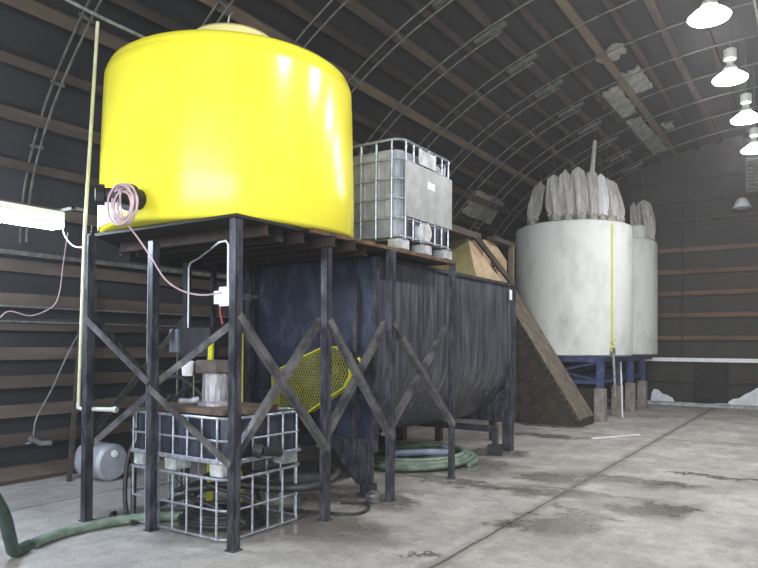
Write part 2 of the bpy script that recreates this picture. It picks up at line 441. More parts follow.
# ------------------------------------------------------------------ lamps
LX = -1.09
def lamp(y, label):
    z = 5.46
    t = thing('high_bay_lamp', label, 'lamp', (LX, y, z), 'round high bay lamps in a row under the ridge')
    MB().lathe([(.0,.44),(.05,.44),(.085,.42),(.085,.28),(.05,.25),(.05,.2),(.085,.17),(.095,.12)], (LX, y, z), 20).build('ballast_housing', 'lamp_cap', t)
    MB().lathe([(.09,.12),(.12,.09),(.18,.05),(.23,-.0),(.225,.0),(.17,.04),(.115,.08),(.085,.11)], (LX, y, z), 32).build('refractor', 'refractor', t)
    MB().lathe([(.23,.0),(.22,-.02),(.14,-.04),(0,-.05)], (LX, y, z), 32).build('lens', 'lens', t)
    top = ZC+(BO)*math.sqrt(1-((LX-XC)/AO)**2)-.01
    MB().tube([(LX, y, z+.43), (LX, y, top)], .012, 6).build('hanging_rod', 'galv_dull', t)
    return t
labs = {8.58:'large glowing round lamp, nearest and topmost in view', 10.74:'second glowing round lamp from the top of the picture',
        12.81:'third glowing round lamp down the row, at the right edge', 14.91:'fourth and lowest glowing round lamp, half cut by the right edge'}
first = None
for y in (4.4, 6.5, 8.58, 10.74, 12.81, 14.91):
    lb = labs.get(y, {4.4:'glowing round lamp of the row, overhead outside the picture', 6.5:'glowing round lamp just before the topmost one in view', 17.0:'glowing round lamp at the far end of the row'}.get(y))
    if first is None: first = lamp(y, lb)
    else: copy_tree(first, (LX+{12.81:.04}.get(y, .01), y, 5.46), lb)
# electrical conduit along the lamp row
trim(MB().tube([(LX+.32, YN, 6.5), (LX+.32, YF-.1, 6.5)], .02, 6), 'galv_dull')
t = thing('dome_lamp_shade', 'white unlit lamp shade hanging in front of the far wall', 'lamp', (-1.65, 19.0, 5.1))
MB().lathe([(.22,0),(.11,.22),(.06,.25),(0,.25)], (-1.65, 19.0, 5.1), 24).build('shade', 'white', t)
MB().tube([(-1.65,19.0,5.34),(-1.65,19.0,7.03)], .008, 6).build('hanging_rod', 'galv_dull', t)

# fluorescent fixture at left
FX = -5.84
t = thing('fluorescent_fixture', 'bright twin tube shop light hung by the left wall below the yellow tank', 'lamp', (FX, 2.9, 2.75))
MB().box(FX-.09, FX+.09, 2.22, 3.46, 2.72, 2.79, .006).build('housing', 'white', t)
for s in (-1, 1):
    MB().tube([(FX+s*.055, 2.25, 2.67), (FX+s*.055, 3.43, 2.67)], .036, 12).build('tube', 'tube', t)
for ya in (3.43, 2.22): MB().box(FX-.08, FX+.08, ya, ya+.03, 2.64, 2.76).build('end_cap', 'white', t)
for y in (2.4,):
    MB().tube([(FX, y, 2.78), (FX, y, 5.6)], .003, 4).build('hanger', 'galv_dull', t)

MB().box(FX-.02, -5.54, 3.40, 3.43, 2.79, 2.81).box(-5.56,-5.54,3.40,3.51,2.79,2.81).build('bracket_arm', 'galv_dull', t)

# ------------------------------------------------------------------ steel platform
DZ = 2.6
pf = thing('steel_platform', 'tall black steel platform with diagonal braces carrying the yellow tank', 'platform', (-4.7, 5.0, 0))
MB().prism([(-5.56,3.63),(-3.73,3.63),(-3.73,7.22),(-6.1,7.22),(-6.1,4.3)], 'z', 2.575, DZ).build('deck', 'deck_dark', pf)
MB().box(-3.729,-3.68,4.5,7.22,2.572,DZ+.004).build('deck_edge', 'rust', pf, label='rusty brown edge strip')
MB().box(-6.1,-6.03,4.35,5.74,2.46,2.574).box(-5.7,-3.8,4.18,4.24,2.46,2.574).build('rim_channel', 'deck_dark', pf)
for y in (4.0, 4.45, 4.75, 5.07, 5.4):
    xe_ = -3.64 if y in (4.75, 5.07) else -3.75
    m = MB(); m.box(-5.7, xe_, y-.035, y+.035, 2.478, 2.484).box(-5.7,xe_,y-.003,y+.003,2.478,2.574).box(-5.7,xe_,y-.035,y+.035,2.568,2.574)
    m.build('joist', 'joist', pf)
def post(x, y, z1, w=.07, z0=0, m='black_steel', base=True):
    k = MB(); k.box(x-w/2, x+w/2, y-.005-w/2, y+.005-w/2, z0, z1); k.box(x+w/2-.01, x+w/2, y-w/2, y+w/2, z0, z1); k.box(x-w/2, x+w/2-.011, y+w/2-.01, y+w/2, z0, z1)
    if base: k.box(x-w*.7, x+w*.7, y-w*.7, y+w*.7, 0, .012)
    k.build('post', m, pf)
PA, PB, PC, PD, PE, PF = (-5.5,3.55), (-4.77,3.68), (-3.78,3.68), (-3.76,4.79), (-3.68,5.76), (-3.70,7.16)
for q in (PA, PC, PD, PE): post(q[0], q[1], 2.57, .07)
post(PB[0], PB[1], 2.47, .065); post(PF[0], PF[1], 2.56, .06)
PR, PS, PT = (-5.72, 4.85), (-5.5, 5.58), (-6.02, 5.5)
post(*PR, 2.47, .065); post(*PS, 2.57, .07); post(*PT, 2.57, .05)
def brace(a, za, b, zb, m='brace_steel', w=.06, off=(0,0,0), side=(1,0,0)):
    o = Vector(off)
    MB().angle(Vector((a[0], a[1], za))+o, Vector((b[0], b[1], zb))+o, w, .008, 1, side).build('brace', m, pf)
for a, b in ((PC, PD), (PD, PE), (PE, PF)):
    brace(a, 1.82, b, .64, off=(.045,0,0)); brace(b, 1.82, a, .64, off=(-.045,0,0))
Bm = (PB[0], PB[1])
brace(PA, 1.82, PB, 1.26, off=(0,-.045,0), side=(0,-1,0)); brace(PB, 1.22, PC, .66, off=(0,-.045,0), side=(0,-1,0))
brace(PC, 1.80, PB, 1.26, off=(0,.045,0), side=(0,-1,0)); brace(PB, 1.22, PA, .68, off=(0,.045,0), side=(0,-1,0))
brace(PA, .70, PR, 1.86, off=(-.04,0,0)); brace(PA, 1.86, PR, .70, off=(.04,0,0), m='black_steel')

# ------------------------------------------------------------------ yellow tank
TX, TY = -4.86, 4.66
yt = thing('poly_tank', 'huge bright yellow cylindrical tank on the steel platform', 'tank', (TX, TY, DZ))
prof = [(1.16,.01),(1.195,.02),(1.212,.045),(1.212,.4),(1.202,.8),(1.190,1.2),(1.182,1.42),(1.179,1.475),(1.170,1.485),(1.165,1.515),(1.14,1.565),(1.085,1.605),(.9,1.69),(.65,1.795),(.4,1.895),(.3,1.92)]
MB().lathe([(r, z+DZ) for r, z in prof], (TX, TY, 0), 96).build('body', 'yellow_poly', yt)
MB().lathe([(.42,DZ+1.885),(.42,DZ+1.97),(.39,DZ+2.0),(.3,DZ+2.02),(.0,DZ+2.03)], (TX, TY, 0), 40).build('lid', 'cream_poly', yt, label='pale cream lid')
MB().tube([(TX-.0,TY-.1,DZ+2.01),(TX+.05,TY-.1,DZ+2.2),(TX+.10,TY-.1,DZ+2.22)], .008, 6).build('lid_rod', 'galv', yt)
def ang(x, y): return math.atan2(y-TY, x-TX)
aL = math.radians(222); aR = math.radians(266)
MB().lathe([(1.213,DZ+.03),(1.221,DZ+.035),(1.221,DZ+.28),(1.213,DZ+.285)], (TX, TY, 0), 14, a0=aL, a1=aR).build('glare_panel', 'glare_poly', yt, label='tube light glare low on the tank side, put in as a pale panel')  # added pale plate standing in for the tube light's glare on the tank
MB().lathe([(1.213,DZ+.285),(1.234,DZ+.286),(1.234,DZ+.300),(1.213,DZ+.301)], (TX, TY, 0), 14, a0=aL, a1=aR+.03).build('panel_lip', 'rust', yt)
# outlet valve
va = math.radians(278); vd = Vector((math.cos(va), math.sin(va), 0)); vs = Vector((-vd.y, vd.x, 0))
vb = Vector((TX, TY, DZ+.18))+vd*1.2
valve = MB().tube([vb, vb+vd*.1], .085, 20).tube([vb+vd*.1, vb+vd*.13], .11, 20).tube([vb+vd*.13-vs*0, vb+vd*.24], .065, 16).build('outlet_valve', 'dark_rubber', yt)
el = vb+vd*.2
MB().tube([el, el-vs*.06+vd*.03, el-vs*.13+vd*.06], .06, 16).build('valve_body', 'dark_rubber', valve)
c0 = el-vs*.11+vd*.06
MB().tube([c0, c0-vs*.045+vd*.045], .085, 8).build('coupling_cap', 'black', valve)
MB().tube([c0-vs*.044+vd*.044, c0-vs*.05+vd*.05], .05, 16).build('cap_face', 'white', valve, label='bright cap face')
MB().bar(el+Vector((0,0,.06)), el+Vector((0,0,.06))+vs*.15+vd*.05, .03, .012).build('valve_handle', 'black', valve)
# coiled hose hung on the valve
hc = el+vs*.09+vd*.05+Vector((0,0,-.09))
m = MB(); rnd = random.Random(3); pts = []
for k in range(6*24+1):
    a = k/24*2*PI+PI/2; rr = .12+.032*math.sin(a*.37+1)+rnd.uniform(-.002, .002)
    w = -.03+.012*(k/24)
    pts.append(hc+vs*(math.cos(a)*rr*.95)+Vector((0,0,math.sin(a)*rr*1.1))+vd*w)
m.tube(pts, .0095, 6)
tag(m.build('hose_coil', 'pink_hose', None, at=hc), 'coiled pinkish air hose hanging on the valve of the yellow tank', 'hose')
s0 = hc+vd*.04+Vector((0,0,.1))
m = MB().tube([s0, s0+vs*.03+Vector((0,0,-.2)), (-4.56,3.38,2.42), (-4.48,3.44,2.27), (-4.39,3.5,2.11), (-4.28,3.58,2.02), (-4.18,3.7,1.99), (-4.13,3.86,2.02)], .0075, 6, smooth_pts=6)
tag(m.build('air_line', 'pink_hose', None, at=s0), 'thin pink line sagging from the hose coil across to the small white switch box', 'hose')
m = MB().tube([(-5.28,3.42,2.62),(-5.28,3.42,2.55),(-5.3,3.42,2.53),(-5.31,3.42,2.55)], .005, 6)
tag(m.build('wire_hook', 'chrome', None, at=(-5.28,3.42,2.55)), 'small bright wire hook hanging from the deck edge under the yellow tank', 'hook')

# pvc standpipe left of the platform
m = thing('standpipe', 'tall pale plastic pipe standing beside the left platform post, above the tank', 'pipe', (-5.56, 3.5, 0))
MB().tube([(-5.44,3.56,4.50),(-5.50,3.5,2.7),(-5.6,3.52,1.02)], .016, 10).build('riser', 'pvc_yellowed', m)
MB().tube([(-5.52,3.22,4.62),(-5.4,3.62,4.53),(-5.28,3.98,4.46)], .018, 10).build('cross_pipe', 'galv', m)
MB().tube([(-5.6,3.52,1.05),(-5.6,3.52,1.01),(-5.57,3.54,1.0),(-5.28,3.66,1.0)], .02, 10).build('lower_elbow', 'pvc', m)
MB().tube([(-5.28,3.66,1.0),(-5.25,3.67,1.0)], .028, 10).build('end_fitting', 'pvc', m)

# ------------------------------------------------------------------ upper tote
def ring(x0, x1, y0, y1, z, r=.13, n=5):
    pts = []
    for cx, cy, a in ((x1-r, y0+r, -90), (x1-r, y1-r, 0), (x0+r, y1-r, 90), (x0+r, y0+r, 180)):
        for k in range(n+1):
            t = math.radians(a+90*k/n); pts.append((cx+r*math.cos(t), cy+r*math.sin(t), z))
    return pts
def cage(m, x0, x1, y0, y1, z0, z1, zs, nx, ny, r=.011, top=.014):
    for z in zs: m.tube(ring(x0, x1, y0, y1, z), top if z == zs[-1] else r, 6, closed=True)
    for i in range(nx):
        x = x0+.11+(x1-x0-.22)*i/(nx-1)
        for y in (y0, y1): m.tube([(x, y, z0), (x, y, z1)], r, 6)
    for i in range(ny):
        y = y0+.11+(y1-y0-.22)*i/(ny-1)
        for x in (x0, x1): m.tube([(x, y, z0), (x, y, z1)], r, 6)
def rblock(m, x0, x1, y0, y1, z0, z1, r):
    A = ring(x0, x1, y0, y1, z0, r, 5); B = ring(x0, x1, y0, y1, z1, r, 5)
    va_ = [m.bm.verts.new(p) for p in A]; vb_ = [m.bm.verts.new(p) for p in B]
    m.bm.faces.new(va_[::-1]); m.bm.faces.new(vb_)
    for i in range(len(A)):
        j = (i+1) % len(A); m.bm.faces.new((va_[i], va_[j], vb_[j], vb_[i]))
x0, x1, y0, y1 = -4.74, -3.72, 5.99, 7.19
ut = thing('tote_tank', 'white caged liquid tote standing on the deck beside the yellow tank', 'tote', (-3.72, 5.99, DZ))
m = MB(); cage(m, x0, x1, y0, y1, DZ+.14, DZ+1.20, [DZ+.16, DZ+.36, DZ+.57, DZ+.78, DZ+.99, DZ+1.20], 5, 7); m.build('cage', 'cage', ut)
m = MB(); rblock(m, x0+.03, x1-.03, y0+.03, y1-.03, DZ+.16, DZ+1.07, .14); rblock(m, x0+.08, x1-.08, y0+.08, y1-.08, DZ+1.07, DZ+1.12, .12)
for i in range(5): rblock(m, x0+.08+i*.18, x0+.20+i*.18, y0+.018, y0+.06, DZ+.38, DZ+1.02, .02)
m.build('bottle', 'bottle', ut, smooth=False)
MB().lathe([(.1,DZ+1.12),(.1,DZ+1.16),(0,DZ+1.17)], ((x0+x1)/2,(y0+y1)/2,0), 24).build('filler_cap', 'bottle', ut)
m = MB().box(x1+.012, x1+.02, y0+.09, y1-.05, DZ+.38, DZ+.98); m.build('side_plate', 'plate', ut)
MB().box(x1+.014, x1+.022, y0+.36, y0+.74, DZ+1.0, DZ+1.17).build('label_plate', 'feet', ut, label='white blank plate under the top rail')
MB().box(x1+.021, x1+.024, y0+.55, y0+.72, DZ+.76, DZ+.84).build('sticker', 'white', ut)
MB().lathe([(.0,.06),(.1,.06),(.115,.04),(.115,-.02)], (x1-.02, y0+.52, DZ+.25), 24, axis='x').build('outlet_cap', 'feet', ut)
for ya, yb in ((.14,.34),(.72,1.05)): MB().box(x1-.04, x1-.015, y0+ya, y0+yb, DZ+.17, DZ+.33).build('recess_shade', 'dark_rubber', ut)  # dark blocks set in for the shade inside the hollows
m = MB()
for cy0, cy1 in ((y0, y0+.2), ((y0+y1)/2-.1, (y0+y1)/2+.1), (y1-.2, y1)):
    for cx0, cx1 in ((x0, x0+.16), ((x0+x1)/2-.08, (x0+x1)/2+.08), (x1-.16, x1)):
        MB().box(cx0, cx1, cy0, cy1, DZ+.02, DZ+.13, .008).build('pallet_foot', 'feet', ut)
m = MB()
for cx in (x0+.08, (x0+x1)/2, x1-.08): m.box(cx-.07, cx+.07, y0, y1, DZ+.001, DZ+.022)
for cy in (y0+.1, y1-.1): m.box(x0, x1, cy-.06, cy+.06, DZ+.125, DZ+.145)
m.box(x0, x1, y0, y1, DZ+.145, DZ+.155); m.build('pallet_frame', 'galv', ut)
tag(MB().lathe([(0,.0),(.13,.0),(.1,.05),(.03,.08),(0,.085)], (-3.95, 5.72, DZ), 16).build('grit_heap', 'rust', None, at=(-3.95,5.72,DZ)), 'little brown heap of residue on the deck in front of the white tote', 'residue')

# ------------------------------------------------------------------ black mixer trough
MX0, MX1, MY0, MY1 = -5.9, -3.93, 5.82, 9.62
mx = thing('mixer_trough', 'long black round-bottomed steel mixing trough under the white tote', 'mixer', (-4.9, 7.7, 0))
R_ = (MX1-MX0)/2; cx = (MX0+MX1)/2; ztop, zc = 2.52, .45+R_
sec = [(MX0, ztop)]+[(cx-R_*math.cos(a), zc-R_*math.sin(a)) for a in [PI*k/28 for k in range(29)]]+[(MX1, ztop)]
sin_ = [(x+(.012 if x < cx else -.012), z+.0) for x, z in sec[1:-1]]
m = MB(); m.smooth = True
A = [[m.bm.verts.new((x, y, z)) for x, z in sec] for y in (MY0+.02, MY1-.02)]
sec2 = [(cx+(x-cx)*.985, zc+(z-zc)*.985 if z < zc else z) for x, z in sec]
Bv = [[m.bm.verts.new((x, y, z)) for x, z in sec2] for y in (MY0+.02, MY1-.02)]
for i in range(len(sec)-1):
    m.bm.faces.new((A[0][i], A[0][i+1], A[1][i+1], A[1][i])); m.bm.faces.new((Bv[0][i], Bv[1][i], Bv[1][i+1], Bv[0][i+1]))
m.build('shell', mat('mixer_black', (54,57,66), (98,101,108), 3, .42, .15, .25, c3=(170,170,170), stretch=(4,4,.45), lo=.42, hi=.64), mx)  # pale streaks, brightened in the colour to stand in for sheen
MB().box(MX0-.03, MX1+.035, MY0-.02, MY0, .47, ztop).build('end_plate', mat('mixer_blueblack', (34,40,58), (66,72,92), 3, .4, .2, .2, c3=(110,114,126), stretch=(2,2,1), lo=.45, hi=.68), mx, label='dark blue-black near end plate')
m = MB().prism([(MX0-.05,.42),(MX1-.1,.42),(MX1+.05,.42),(MX1+.05,ztop+.01),(MX0-.05,ztop+.01)], 'y', MY1-.02, MY1); m.build('end_plate', M_['black_steel'], mx)
# rim flange and stiffeners
MB().box(MX1-.01, MX1+.03, MY0, MY1, ztop-.03, ztop+.012).build('rim_flange', 'black_steel', mx)
MB().box(MX1-.0, MX1+.07, MY0-.06, MY0+.0, .47, 2.44, .01).box(MX1-.22, MX1-.17, MY0-.08, MY0-.02, .47, 2.3).build('stiffener', 'black_steel', mx)
MB().box(MX0+.2, MX0+.26, MY0-.08, MY0-.02, .47, 2.3).build('stiffener', 'black_steel', mx)
MB().box(MX0, MX1, MY0-.05, MY0-.02, 1.02, 1.06).build('stiffener', 'black_steel', mx)
# legs: gusset plates with a foot
for sx, xe in ((1, MX1+.03), (-1, MX0-.03)):
    for y in (MY0-.02, ):
        m = MB().prism([(xe,.6),(xe,.12),(xe-sx*.22,.12),(xe-sx*.55,.5),(xe-sx*.55,.6)], 'y', y-.03, y-.01); m.build('leg_gusset', 'black_steel', mx)
        m = MB().box(min(xe,xe-sx*.14), max(xe,xe-sx*.14), y-.07, y+.05, .03, .14).box(min(xe+sx*.03,xe-sx*.18), max(xe+sx*.03,xe-sx*.18), y-.1, y+.08, 0, .03); m.build('foot', 'black_steel', mx)
    m = MB().prism([(xe,.45),(xe,1.35),(xe-sx*.12,.95),(xe-sx*.5,.62),(xe-sx*.5,.45)], 'y', MY1-.14, MY1-.02)
    m.build('leg_gusset', 'black_steel', mx)
    m = MB().box(min(xe,xe-sx*.13), max(xe,xe-sx*.13), MY1-.16, MY1-.02, 0, .45); m.build('leg', 'black_steel', mx)
    xa = xe-sx*.06
    m = MB().box(xa-.035, xa+.035, 9.0, 9.07, .14, .42); m.build('leg', 'black_steel', mx)
    m = MB().box(xa-.09, xa+.09, 8.95, 9.12, 0, .15, .01); m.build('foot', 'grey_box', mx)
MB().box(MX0+.1, MX1-.06, 9.0, 9.07, .33, .42).build('cross_bar', 'black_steel', mx)
MB().box(MX1+.033, MX1+.04, MY1-.22, MY1-.13, 2.28, 2.43).build('notice_sticker', 'white', mx, label='small blank white sticker')
MB().box(-4.95,-4.85,7.6,7.7,.1,.5).box(-5.0,-4.8,7.5,7.8,0,.1).build('discharge_gate','black_steel',mx)
# drive guard in yellow expanded metal
GP = [(-5.08,1.28),(-4.62,1.47),(-4.41,1.55),(-4.2,1.57),(-4.08,1.50),(-4.02,1.38),(-4.02,1.26),(-4.08,1.16),(-4.57,.87),(-4.7,.84),(-5.07,.86)]
gy0, gy1 = 5.50, 5.62
m = MB(); k = len(GP)
for i in range(k):
    a, b = GP[i], GP[(i+1) % k]
    m.bar((a[0], (gy0+gy1)/2, a[1]), (b[0], (gy0+gy1)/2, b[1]), gy1-gy0, .012, up=(0,0,1) if abs(a[0]-b[0]) > abs(a[1]-b[1]) else (1,0,0))
    m.bar((a[0], gy0, a[1]), (b[0], gy0, b[1]), .01, .035) if False else None
g = m.build('drive_guard', 'yellow_paint', mx, label='yellow belt guard of expanded metal')
def clip(p, d):
    ts = []
    for i in range(k):
        a, b = Vector(GP[i]), Vector(GP[(i+1) % k]); e = b-a; den = d.x*e.y-d.y*e.x
        if abs(den) < 1e-9: continue
        w = a-p; t = (w.x*e.y-w.y*e.x)/den; u = (w.x*d.y-w.y*d.x)/den
        if 0 <= u < 1: ts.append(t)
    ts.sort(); return ts
m = MB()
for ang_ in (62, 118):
    d = Vector((math.cos(math.radians(ang_)), math.sin(math.radians(ang_)))); nrm = Vector((-d.y, d.x))
    for i in range(-40, 41):
        p = Vector((-4.55, 1.2))+nrm*i*.03; ts = clip(p, d)
        if len(ts) >= 2:
            a, b = p+d*ts[0], p+d*ts[-1]
            m.bar((a.x, gy0+.004*(ang_ > 90), a.y), (b.x, gy0+.004*(ang_ > 90), b.y), .0045, .004, up=(0,1,0))
m.build('guard_mesh', 'mesh_yellow', g, label='duller olive-yellow expanded mesh')
MB().tube([(-4.25,5.58,1.33),(-4.25,5.81,1.33)], .045, 12).build('drive_shaft', 'galv_dull', mx)
MB().tube([(-4.25,5.6,1.33),(-4.25,5.66,1.33)], .14, 24).build('pulley', 'black', mx)
MB().tube([(-4.85,5.6,1.08),(-4.85,5.66,1.08)], .12, 24).build('pulley', 'black', mx)
MB().box(-4.0,-3.9,5.62,5.78,1.3,1.5,.02).build('bearing_housing', 'black', mx)
m = MB().tube([(-3.93,5.55,1.27),(-3.9,5.55,1.33),(-3.9,5.55,1.4),(-3.94,5.55,1.46)], .014, 8); m.build('grab_handle', 'yellow_paint', mx)
MB().box(-5.0,-4.7,5.5,5.78,.62,.86,.03).build('gear_motor', 'black', mx)

# hoods standing on the trough
h = thing('feed_hood', 'tan plywood hopper hood with pitched sides on the far end of the black trough', 'hood', (-4.7, 8.9, 2.52))
zb = 2.53
MB().poly([(-5.6,8.1,zb),(-3.98,8.42,zb),(-3.98,9.36,zb),(-5.6,9.36,zb),(-5.6,8.62,3.17),(-4.3,8.80,3.17)],
          [(0,1,5,4)]+[(0,3,2,1),(0,4,3),(4,5,2,3)]).build('side_panel', 'ply_olive', h, label='olive-stained panel')
MB().poly([(-3.975,8.42,zb),(-3.975,9.36,zb),(-4.295,8.80,3.175),(-4.0,8.42,zb),(-4.0,9.36,zb),(-4.32,8.80,3.17)], [(0,1,2),(3,5,4),(0,3,4,1),(1,4,5,2),(2,5,3,0)]).build('gable_panel', 'ply', h)
MB().bar((-4.25,8.86,3.24), (-3.92,9.52,2.56), .05, .07).build('hood_strut', 'wood_dark', h)
MB().box(-4.6,-4.2,7.9,9.05,3.16,3.25).build('top_beam', 'wood', h)
h = thing('chute_head', 'tan boxed head of the conveyor rising behind the black trough rim', 'conveyor', (-4.5, 10.1, 2.0))
MB().prism([(9.68,2.0),(10.62,2.0),(10.62,3.03),(10.1,3.27),(9.68,3.27)], 'x', -5.4, -4.45).build('housing', 'ply', h)
MB().box(-4.44,-4.36,10.66,10.73,0,3.30).build('corner_post', 'wood_pale', h)
MB().box(-4.5,-4.36,9.9,10.8,3.28,3.35).build('top_beam', 'wood_dark', h)
for lx, ly in ((-5.3,9.8),(-4.6,10.4)): MB().box(lx-.05,lx+.05,ly-.05,ly+.05,0,2.0).build('support_leg', 'wood_dark', h)
m = MB(); rnd = random.Random(5)
for i in range(9):
    a = Vector((-4.2, 9.5+rnd.uniform(-.08,.08), 2.54)); m.tube([a, a+Vector((0,rnd.uniform(-.06,.06),.15)), a+Vector((.02,rnd.uniform(-.12,.12),.25+rnd.random()*.1))], .008, 5)
tag(m.build('cable_tangle', 'black', None, at=(-4.2,9.5,2.53)), 'small tangle of dark cables on the trough rim beside the tan hood', 'cable')

# inclined conveyor casing
cv = thing('inclined_conveyor', 'brown-grey inclined conveyor casing sloping down to the floor before the white tanks', 'conveyor', (-4.8, 13.45, 0))
prof = [(-3.93,0),(-3.93,.12),(-5.97,3.32),(-6.5,3.32),(-6.5,2.6),(-5.2,0)]
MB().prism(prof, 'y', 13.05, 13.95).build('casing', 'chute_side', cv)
d = Vector((-2.04, 0, 3.2)); nrm = Vector((3.2, 0, 2.04)).normalized()
a = Vector((-3.93, 13.5, .12))+nrm*.012; b = Vector((-5.97, 13.5, 3.32))+nrm*.012
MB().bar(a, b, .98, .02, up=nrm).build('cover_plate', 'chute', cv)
m = MB()
for i in range(26):
    p = a.lerp(b, (i+.5)/26); MB().box(p.x-.05, p.x-.02, 13.025, 13.05, p.z-.05, p.z-.02).build('edge_bolt', 'chute', cv)
for i in range(5): MB().box(-5.15+i*.14, -5.12+i*.14, 13.03, 13.05, .92, .95).build('side_bolt', 'galv_dull', cv)
MB().box(-3.93, -3.90, 13.1, 13.9, 0, .16).build('toe_plate', 'chute_side', cv)
# crates of timber behind the conveyor toe
tag(MB().box(-4.6,-4.05,14.4,15.3,0,.68,.01).build('timber_box', 'wood_dark', None, at=(-4.3,14.8,0)), 'dark brown timber box between the conveyor foot and the tank legs', 'box')

# ------------------------------------------------------------------ white tanks on blue stands
def white_tank(cy, label, z0=1.37, ht=2.93):
    t = thing('storage_tank', label, 'tank', (-4.79, cy, z0), 'white upright tanks on blue stands')
    R1 = 1.3
    MB().lathe([(R1-.04,z0),(R1,z0+.03),(R1,z0+ht-.1),(R1-.02,z0+ht-.03),(R1-.08,z0+ht),(R1-.5,z0+ht+.06),(.3,z0+ht+.1),(0,z0+ht+.1)], (-4.79, cy, 0), 72).build('body', 'white_tank', t)
    MB().lathe([(.32,z0+ht+.09),(.32,z0+ht+.13),(0,z0+ht+.15)], (-4.79, cy, 0), 28).build('lid', 'white_tank', t)
    return t
def stand(ys, y0, y1, label):
    t = thing('tank_stand', label, 'stand', (-4.8, (y0+y1)/2, 0), 'blue steel tank stands')
    m = MB().box(-3.92,-3.82,y0,y1,1.25,1.36).box(-5.75,-5.65,y0,y1,1.25,1.36).box(-5.65,-3.92,y0,y0+.08,1.25,1.36).box(-5.65,-3.92,y1-.08,y1,1.25,1.36).box(-5.65,-3.92,(y0+y1)/2-.05,(y0+y1)/2+.05,1.25,1.36)
    m.build('frame', 'blue', t)
    for y in ys:
        for x in (-3.87, -5.7):
            MB().box(x-.07,x+.07,y-.06,y+.06,.68,1.25).build('leg', 'blue', t)
            p = MB().box(x-.11,x+.11,y-.1,y+.1,0,.70,.01).build('pedestal', 'pedestal', t, label='grey-brown pedestal')
        MB().box(-5.65,-3.93,y-.03,y+.03,.78,.86).build('crossbar', 'blue', t)
    MB().box(-3.9,-3.84,ys[0]+.06,ys[-1]-.06,.8,.86).build('crossbar', 'blue', t)
    MB().bar((-5.65,ys[0]+.05,.85),(-3.95,ys[0]+.05,1.24),.05).build('diagonal', 'blue', t)
    MB().bar((-5.65,ys[0]+.12,1.24),(-3.95,ys[0]+.12,.85),.05).build('diagonal', 'blue', t)
    return t
white_tank(15.3, 'nearer large white cylindrical tank crowned with filter bags')
white_tank(18.06, 'farther white cylindrical tank, mostly hidden behind the nearer one', ht=2.93)
stand((14.26,15.66), 14.15, 16.55, 'blue stand on pedestals under the nearer white tank')
stand((16.91,18.2), 16.8, 19.2, 'blue stand on pedestals under the farther white tank')
m = MB(); m.lathe([(.26,4.27),(.26,4.62),(.22,4.66),(0,4.67)], (-3.95, 17.75, 0), 28)
tag(m.build('vent_stub', 'white_tank', None, at=(-3.95,17.75,4.27)), 'short white drum-like stub on top of the farther white tank', 'drum')
# ratchet strap on the nearer tank
sx, sy = -3.72, 14.57; sv = Vector((sx+4.79, sy-15.3, 0)).normalized(); su = Vector((-sv.y, sv.x, 0))
st = thing('ratchet_strap', 'yellow ratchet strap hanging down the side of the nearer white tank', 'strap', (sx, sy, 1.5))
q = Vector((-4.79, 15.3, 0))+sv*1.306
MB().bar(q+Vector((0,0,1.62)), q+Vector((0,0,4.2)), .055, .006, up=sv).bar(q+Vector((0,0,4.19)), q-sv*.1+Vector((0,0,4.33)), .055, .006, up=sv).build('webbing', 'strap', st)
m = MB(); qq = q+sv*.02
m.tube([qq+su*.06+Vector((0,0,1.72)), qq-su*.04+Vector((0,0,1.68)), qq+su*.05+Vector((0,0,1.6)), qq-su*.05+Vector((0,0,1.55)), qq+Vector((0,0,1.45))], .02, 6, smooth_pts=4)
m.build('knot', 'strap', st)
MB().box(qq.x-.05, qq.x+.05, qq.y-.03, qq.y+.03, 1.4, 1.55).build('ratchet', 'galv_dull', st)
MB().tube([qq+sv*.02+Vector((0,0,1.45)), qq+sv*.05+Vector((0,0,.95)), qq+sv*.04+Vector((.03,0,.5))], .03, 8, smooth_pts=4).build('hanging_tail', 'clamp', st)
tag(MB().tube([(-3.70,15.42,0),(-3.74,15.42,1.24)], .02, 8).build('white_pipe', 'white', None, at=(-3.70,15.42,0)), 'thin white pipe leaning beside the second tank pedestal', 'pipe')

